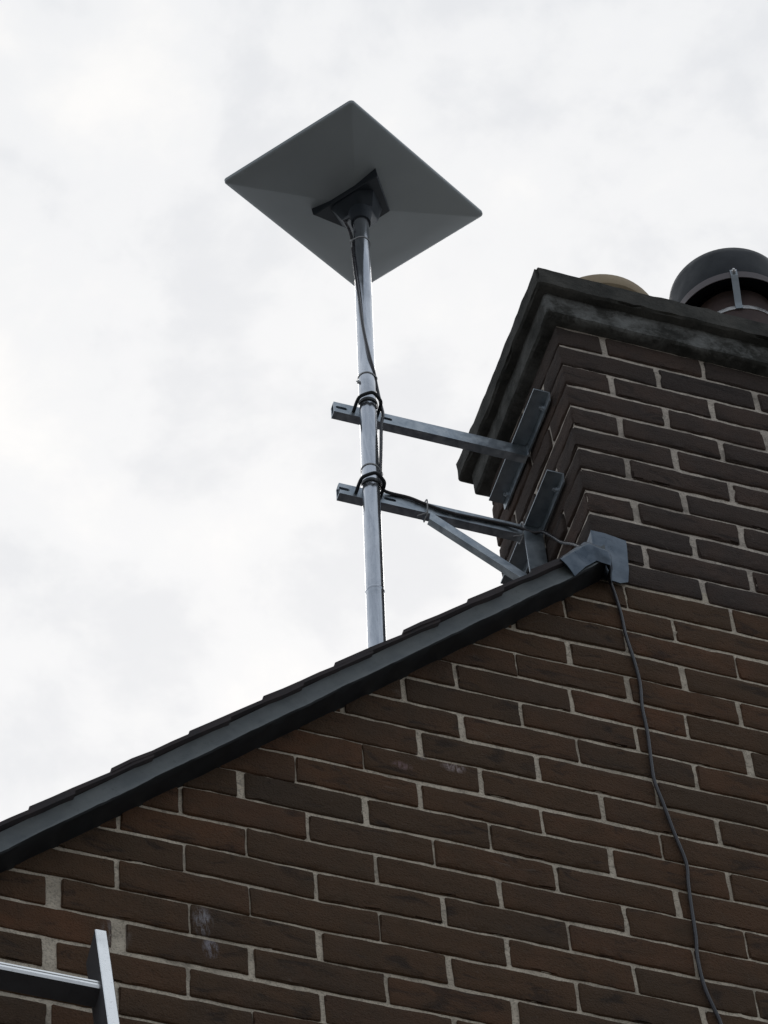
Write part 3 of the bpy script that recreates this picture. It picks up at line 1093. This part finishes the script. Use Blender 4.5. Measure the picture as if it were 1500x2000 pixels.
def bracket(name, z, x_end, label, brace):
    root = empty(name, (XC, 0.215, z), label, 'bracket')
    y0, y1 = 0.066, 0.362
    # plate: angle iron lying along the chimney face; flange against the wall points down
    mb = MB()
    W, T, H = 0.0365, 0.0035, 0.026
    xw = XC - 0.006
    mb.plate([(y0, xw - W), (y1, xw - W), (y1, xw), (y0, xw)], [], T, lambda u, v, w: Vector((v, u, z + w)))
    hl = [slot(y0 + 0.033, z - 0.013, 0.020, 0.0095), slot(y1 - 0.033, z - 0.013, 0.020, 0.0095)]
    mb.plate([(y0, z - 0.0005), (y0 + 0.004, z - H + 0.002), (y0 + 0.010, z - H), (y1 - 0.004, z - H), (y1, z - H + 0.006), (y1, z - 0.0005)], hl, T,
             lambda u, v, w: Vector((xw - T + w, u, v)))
    mb.build('wall_plate', M_DGALV, root, False)
    for yy in (y0 + 0.033, y1 - 0.033):
        mb = MB()
        bolt(mb, (xw - T - 0.0003, yy, z - 0.013), (-1, 0, 0), 0.0058, 0.005)
        mb.build('anchor_bolt', M_GALV, root, True, 30)
    # arm: angle iron, tall flange in front with slots, short flange below pointing back
    HA, TA, WB = 0.036, 0.0035, 0.020
    zt = z - 0.0008
    xa = xw - 0.004
    px = pole_at(z).x
    mb = MB()
    hl = [slot(px - 0.052, zt - 0.0185, 0.026, 0.0095), slot(px + 0.047, zt - 0.0185, 0.026, 0.0095)]
    mb.plate([(x_end, zt), (x_end - 0.0005, zt - HA), (xa, zt - HA), (xa, zt)], hl, TA, lambda u, v, w: Vector((u, AY + w, v)))
    mb.plate([(x_end - 0.0005, AY + TA + 0.0002), (x_end - 0.0005, AY + WB), (xa, AY + WB), (xa, AY + TA + 0.0002)], [], TA, lambda u, v, w: Vector((u, v, zt - HA + w)))
    mb.plate([(x_end - 0.0005, AY + TA + 0.0002), (x_end, AY + WB), (xa, AY + WB), (xa, AY + TA + 0.0002)], [], TA, lambda u, v, w: Vector((u, v, zt - 0.0004 - w)))
    mb.plate([(x_end, zt - TA - 0.001), (x_end - 0.0005, zt - HA + TA + 0.0005), (xa, zt - HA + TA + 0.0005), (xa, zt - TA - 0.001)], [], TA, lambda u, v, w: Vector((u, AY + WB - 0.0005 - w, v)))
    # weld bead where the arm meets the plate
    mb.tube(spline([(xa + 0.001, AY - 0.002, zt - HA), (xa + 0.001, AY - 0.004, zt - HA * 0.5), (xa, AY - 0.002, zt - 0.003)], 3), 0.0035, 8)
    mb.build('arm', M_GALV, root, True, 25)
    u_bolt(root, zt - 0.020, px, 0)
    if brace:
        # strap standing below the plate: angle iron on end
        mb = MB()
        zb = 1.055
        mb.plate([(xw - 0.046, z - HA - 0.002), (xw - 0.046, zb), (xw - 0.004, zb), (xw - 0.004, z - HA - 0.002)], [], TA, lambda u, v, w: Vector((u, AY - 0.012 + w, v)))
        mb.plate([(AY - 0.012 + TA, z - HA - 0.002), (AY - 0.012 + TA, zb), (AY + 0.020, zb), (AY + 0.020, z - HA - 0.002)], [], TA, lambda u, v, w: Vector((xw - 0.0075 + w, u, v)))
        mb.build('strut', M_DGALV, root, False)
        # diagonal brace: angle iron from the middle of the arm down to the strut
        a, b = Vector((0.6120, AY - 0.004, z - 0.047)), Vector((0.8260, AY - 0.004, 1.183))
        d = (b - a).normalized()
        nn = Vector((-d.z, 0, d.x)) * 1.0          # across, in the plane of the bracket
        if nn.z < 0:
            nn = -nn
        mb = MB()
        ln = (b - a).length
        mb.plate([(-0.002, 0.0115), (0.010, -0.0115), (ln, -0.0115), (ln, 0.0115)], [], TA,
                 lambda u, v, w: a + d * u + nn * v + Vector((0, w, 0)))
        mb.plate([(0.010, TA + 0.0002), (ln, TA + 0.0002), (ln, 0.015), (0.010, 0.015)], [], TA,
                 lambda u, v, w: a + d * u - nn * (0.0115 - w) + Vector((0, v, 0)))
        mb.build('brace', M_GALV, root, True, 25)
    return root


bracket('mast_bracket', 1.690, 0.4285, 'upper galvanised steel bracket arm under the chimney cap, clamped to the mast pole', False)
bracket('mast_bracket', 1.389, 0.4245, 'lower galvanised steel bracket arm with diagonal brace, just above the roof verge', True)

# ------------------------------------------------------------------ satellite dish
C0 = Vector((0.532, 0.220, 2.594))
UH = Vector((-0.593, 0.803, 0.061)).normalized()
VH = Vector((0.767, 0.540, 0.346))
VH = (VH - UH * VH.dot(UH)).normalized()
NH = UH.cross(VH)
if NH.z < 0:
    NH = -NH
dish = empty('satellite_dish', P1, 'flat rectangular satellite dish seen from below on top of the mast pole', 'satellite dish')


def dp(u, v, n):
    return C0 + UH * u + VH * v + NH * n


HU, HV, CR = 0.1803, 0.2800, 0.010


def rrect(hu, hv, r, n=6):
    out = []
    for sx, sy, a0 in ((1, 1, 0), (-1, 1, 90), (-1, -1, 180), (1, -1, 270)):
        for k in range(n + 1):
            a = rad(a0 + 90 * k / n)
            out.append((sx * (hu - r) + r * math.cos(a), sy * (hv - r) + r * math.sin(a)))
    return out


# mount footprint on the back of the panel
FOOT = [(0.054, 0.027), (-0.010, 0.0535), (-0.0515, 0.052), (-0.1003, -0.0745), (0.081, -0.0735)]
mb = MB()
rings = []
for ins, n in ((0.0022, 0.0085), (0.0, 0.0068), (0.0, 0.0005), (0.0012, -0.0015), (0.0035, -0.0030), (0.012, -0.0062)):
    rings.append([dp(u, v, n) for u, v in rrect(HU - ins, HV - ins, CR - min(ins, 0.004))])
# back rises in four facets to a flat field round the mount
outer = rrect(HU - 0.012, HV - 0.012, 0.006)
inner = rrect(0.030, 0.055, 0.004)
for f in (0.25, 0.5, 0.75, 1.0):
    rings.append([dp(a[0] * (1 - f) + (b[0] - 0.005) * f, a[1] * (1 - f) + (b[1] - 0.010) * f, -0.0062 - 0.026 * f) for a, b in zip(outer, inner)])
n = len(rings[0])
vs = [p for r in rings for p in r]
fs = []
for i in range(len(rings) - 1):
    for k in range(n):
        l = (k + 1) % n
        fs.append((i * n + k, i * n + l, (i + 1) * n + l, (i + 1) * n + k))
fs.append(tuple(range(n))[::-1])
fs.append(tuple((len(rings) - 1) * n + k for k in range(n)))
mb.add(vs, fs)
mb.build('panel', M_PANEL, dish, True, 28)
# mount: base plate and tapering socket on the pole
mb = MB()


def loop_at(pts, n):
    return [dp(u, v, n) for u, v in pts]


def shrink(pts, s, c):
    return [(c[0] + (u - c[0]) * s, c[1] + (v - c[1]) * s) for u, v in pts]


cen = (-0.010, -0.020)
lo = [loop_at(FOOT, -0.006), loop_at(FOOT, -0.0400), loop_at(shrink(FOOT, 0.97, cen), -0.0425)]
k5 = len(FOOT)
vs = [p for r in lo for p in r]
fs = [(i * k5 + k, i * k5 + (k + 1) % k5, (i + 1) * k5 + (k + 1) % k5, (i + 1) * k5 + k) for i in range(2) for k in range(k5)]
fs.append(tuple(2 * k5 + k for k in range(k5)))
mb.add(vs, fs)
mb.build('mount_base', M_MOUNT, dish, True, 20)
mb = MB()
m = 32
e1 = Vector((1, 0, 0)) - PD * PD.x
e1.normalize()
e2 = PD.cross(e1)
sec = []
for (n_, s) in ((-0.0415, 1.0), (-0.060, 0.86), (-0.085, 0.70)):
    hexr = shrink([(0.056, 0.010), (0.015, 0.040), (-0.040, 0.038), (-0.066, -0.040), (-0.040, -0.068), (0.040, -0.066)], s, (-0.020, -0.045))
    dn = []
    for k in range(m):
        f = k / m * 6
        i = int(f)
        t = f - i
        a, b = hexr[i % 6], hexr[(i + 1) % 6]
        dn.append(dp(a[0] * (1 - t) + b[0] * t, a[1] * (1 - t) + b[1] * t, n_))
    sec.append(dn)
# collar round the pole top, start angle matched to the first loop point
top0 = sec[2][0] - P1
a0 = math.atan2(top0.dot(e2), top0.dot(e1))
sg = 1 if (sec[2][8] - P1).dot(e2) * math.cos(a0) - (sec[2][8] - P1).dot(e1) * math.sin(a0) > 0 else -1
for dz, r in ((0.030, 0.0270), (0.010, 0.0232), (-0.014, 0.0222), (-0.0145, 0.0192)):
    c = P1 + PD * dz
    sec.append([c + e1 * (r * math.cos(a0 + sg * 2 * math.pi * k / m)) + e2 * (r * math.sin(a0 + sg * 2 * math.pi * k / m)) for k in range(m)])
vs = [p for r in sec for p in r]
fs = [(i * m + k, i * m + (k + 1) % m, (i + 1) * m + (k + 1) % m, (i + 1) * m + k) for i in range(len(sec) - 1) for k in range(m)]
mb.add(vs, fs)
mb.build('mount_socket', M_MOUNT, dish, True, 40)

# ------------------------------------------------------------------ cable
cab = MB()
path = [dp(0.050, 0.020, -0.036), (0.4860, 0.190, 2.4250), (0.4930, 0.189, 2.3950), (0.4985, 0.188, 2.3554), (0.4978, 0.187, 2.2957), (0.4948, 0.178, 2.1958), (0.4930, 0.167, 2.0678), (0.494, 0.1635, 1.9395),
        (0.5014, 0.1645, 1.8425), (0.5115, 0.172, 1.7867), (0.520, 0.185, 1.7529), (0.5262, 0.188, 1.6903), (0.5285, 0.187, 1.6500), (0.5225, 0.187, 1.6081),
        (0.5156, 0.187, 1.5109), (0.5096, 0.187, 1.4337), (0.5090, 0.190, 1.3960), (0.5150, 0.196, 1.3820), (0.5345, 0.2035, 1.3870), (0.5736, 0.2035, 1.3860), (0.6085, 0.2035, 1.3760),
        (0.6611, 0.2035, 1.3660), (0.7278, 0.2035, 1.3670), (0.7800, 0.2035, 1.3690), (0.8120, 0.200, 1.3620), (0.836, 0.196, 1.350), (0.852, 0.186, 1.345), (0.8585, 0.172, 1.320),
        (0.860, 0.150, 1.278), (0.860, 0.1201, 1.2221), (0.858, 0.073, 1.1526), (0.853, 0.0283, 1.0795), (0.850, -0.012, 1.005), (0.866, -0.036, 0.965), (0.8790, -0.030, 0.9480)]
wallp = [(0.8800, -0.0135, 0.9300), (0.8886, -0.007, 0.8925), (0.8949, -0.006, 0.8286), (0.8967, -0.006, 0.7642), (0.904, -0.0065, 0.6866), (0.9079, -0.006, 0.617), (0.9034, -0.006, 0.5457), (0.9042, -0.0065, 0.4697),
         (0.9018, -0.006, 0.394), (0.9005, -0.006, 0.3273), (0.9094, -0.0065, 0.2648), (0.9214, -0.006, 0.1829), (0.9332, -0.006, 0.1095), (0.9296, -0.006, 0.0533), (0.9271, -0.006, -0.0086),
         (0.9249, -0.006, -0.0894), (0.9204, -0.006, -0.1432), (0.923, -0.006, -0.2136), (0.9322, -0.006, -0.262), (0.9411, -0.006, -0.3037)]
z = -0.36
while z > GROUND + 0.4:
    wallp.append((0.947 + 0.012 * math.sin(z * 5.1) + 0.006 * math.sin(z * 13), -0.006, z))
    z -= 0.09
cab.tube(spline(path + wallp, 5), 0.0036, 12)
co = cab.build('dish_cable', M_CABLE, None, True, 60)
tag(co, 'thin dark cable from the dish down the pole and on down the brick wall', 'cable')

# ------------------------------------------------------------------ cable ties


def hull(pts):
    pts = sorted(set(pts))
    out = []
    for seq in (pts, pts[::-1]):
        h = []
        for p in seq:
            while len(h) > 1 and (h[-1][0] - h[-2][0]) * (p[1] - h[-2][1]) - (h[-1][1] - h[-2][1]) * (p[0] - h[-2][0]) <= 0:
                h.pop()
            h.append(p)
        out += h[:-1]
    return out


def ring_tie(z, cable, label, tail=None, w=0.0017):
    """flat band drawn tight round the pole and the cable beside it"""
    c = pole_at(z)
    pts = []
    for k in range(48):
        th = 2 * math.pi * k / 48
        pts.append((round((PR + 0.0004) * math.cos(th), 6), round((PR + 0.0004) * math.sin(th), 6)))
        if k % 2 == 0:
            pts.append((round(cable[0] - c.x + 0.0044 * math.cos(th), 6), round(cable[1] - c.y + 0.0044 * math.sin(th), 6)))
    h = hull(pts)
    n = len(h)
    mb = MB()
    vs, fs = [], []
    for i, (a, b) in enumerate(h):
        l = math.hypot(a, b)
        for o, dz in ((0, -w), (0.0011, -w), (0.0011, w), (0, w)):
            vs.append(Vector((c.x + a * (1 + o / l), c.y + b * (1 + o / l), c.z + dz - 0.06 * a)))
    for i in range(n):
        j = (i + 1) % n
        for k in range(4):
            l = (k + 1) % 4
            fs.append((i * 4 + k, j * 4 + k, j * 4 + l, i * 4 + l))
    mb.add(vs, fs)
    if tail:
        mb.tube(tail, 0.0014, 6)
        mb.box(Vector(tail[0]) - Vector((0.0025, 0.0025, 0.003)), Vector(tail[0]) + Vector((0.0025, 0.0025, 0.003)))
    o = mb.build('cable_tie', M_TIE, None, True, 40)
    return tag(o, label, 'cable tie', 'cable ties holding the dish cable')


def box_tie(pts, label, tail, r=0.0016):
    mb = MB()
    mb.tube(spline(pts + [pts[0]], 4)[:-1], r, 6, 0, False, True)
    mb.tube(tail, 0.0014, 6)
    o = mb.build('cable_tie', M_TIE, None, True, 40)
    return tag(o, label, 'cable tie', 'cable ties holding the dish cable')


c = pole_at(2.335)
ring_tie(2.335, (0.4985, 0.188), 'topmost pale cable tie round the pole just below the dish mount',
         [(c.x - 0.0245, c.y - 0.001, 2.334), (c.x - 0.0255, c.y - 0.003, 2.318), (c.x - 0.0262, c.y - 0.003, 2.304)])
c = pole_at(1.772)
ring_tie(1.772, (0.5155, 0.179), 'pale cable tie round the pole just above the upper bracket arm',
         [(c.x - 0.021, c.y - 0.004, 1.748), (c.x - 0.026, c.y - 0.004, 1.750)])
ring_tie(1.425, (0.5093, 0.1874), 'thin cable tie round the pole just above the lower bracket arm')
za = 1.389
box_tie([(0.611, AY - 0.0085, za - 0.004), (0.611, AY - 0.003, za - 0.040), (0.611, AY + 0.010, za - 0.041), (0.611, AY + 0.0215, za - 0.038), (0.611, AY + 0.010, za - 0.0005 + 0.003), (0.611, AY - 0.004, za + 0.0030)],
        'pale cable tie round the lower bracket arm where the brace begins', [(0.611, AY - 0.003, za - 0.040), (0.600, AY + 0.002, za - 0.044), (0.592, AY + 0.006, za - 0.046)])
box_tie([(0.818, AY - 0.0100, za - 0.012), (0.818, AY - 0.0035, za - 0.040), (0.818, AY + 0.010, za - 0.042), (0.818, AY + 0.0215, za - 0.038), (0.818, AY + 0.010, za + 0.003), (0.818, AY - 0.006, za - 0.001)],
        'pale cable tie with a loose tail at the wall end of the lower arm', [(0.818, AY - 0.004, za - 0.042), (0.808, AY - 0.006, za - 0.052), (0.795, AY - 0.004, za - 0.056)])

# ------------------------------------------------------------------ ladder
K = 0.268
LZ = -0.489                                     # top of the stiles
YT = -0.100                                     # front face at the top
ladder = empty('ladder', (-0.35, YT + K * (GROUND - LZ), GROUND), 'bright aluminium ladder leaning on the brick wall, its top rung and one stile showing', 'ladder')
LD = Vector((0.004, K, 1.0)).normalized()       # up the ladder
LN = Vector((0, -1.0, K)).normalized()          # out of its front
LEN = (LZ - GROUND) / LD.z


def lpt(x, s, n):
    """x across, s metres down from the top, n behind the front face"""
    return Vector((x, YT, LZ)) - LD * s - LN * n


def stile(x0, sgn):
    """C-section, open side inwards; x0 = outer face"""
    mb = MB()
    w, dpt, ch = 0.019, 0.064, 0.0015
    xi = x0 - sgn * w
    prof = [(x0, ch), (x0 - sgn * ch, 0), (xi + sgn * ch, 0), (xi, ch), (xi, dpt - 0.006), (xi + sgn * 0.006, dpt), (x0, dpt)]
    mats = [0, 0, 0, 1, 1, 1, 1]  # sides and back get the darkened metal
    n = len(prof)
    vs = [lpt(x, 0.0 if d < 0.02 else 0.010 * (d / dpt) ** 2, d) for x, d in prof] + [lpt(x, LEN, d) for x, d in prof]
    for k in range(n):
        q = [vs[k], vs[(k + 1) % n], vs[n + (k + 1) % n], vs[n + k]]
        mb.add(q, [(0, 1, 2, 3)], mats[k])
    mb.add(vs[:n], [tuple(range(n))], 1)
    mb.add(vs[n:], [tuple(range(n))], 1)
    o = mb.build('stile', [M_ALU, M_SHADEALU], ladder, False)
    return o


XR_, XL_ = -0.148, -0.148 - 0.40
stile(XR_, 1)
stile(XL_, -1)
s = 0.164
while s < LEN - 0.15:
    mb = MB()
    n, rr = 8, []
    h, d0, d1 = 0.0115, 0.010, 0.046
    prof = [(-h, d0 + 0.003), (-h * 0.6, d0), (-h * 0.2, d0), (-h * 0.1, d0 + 0.0012), (h * 0.1, d0 + 0.0012), (h * 0.2, d0), (h * 0.6, d0), (h, d0 + 0.003), (h, d1), (-h, d1)]
    n = len(prof)
    vs = [lpt(XL_ + 0.003, s + a, b) for a, b in prof] + [lpt(XR_ - 0.003, s + a, b) for a, b in prof]
    for k in range(n):
        mb.add([vs[k], vs[(k + 1) % n], vs[n + (k + 1) % n], vs[n + k]], [(0, 1, 2, 3)], 1 if k in (7, 8) else 0)  # rung underside and back carry the painted shade
    mb.add(vs[:n], [tuple(range(n))], 1)
    mb.add(vs[n:], [tuple(range(n))], 1)
    mb.build('rung', [M_ALU, M_SHADEALU], ladder, False)
    s += 0.28
for xx in (XR_ - 0.0095, XL_ + 0.0095):
    mb = MB()
    b = lpt(xx, LEN, 0.032)
    mb.box(b - Vector((0.014, 0.036, 0.0)), b + Vector((0.014, 0.036, 0.05)))
    mb.build('foot', M_BLACKSTEEL, ladder, False)
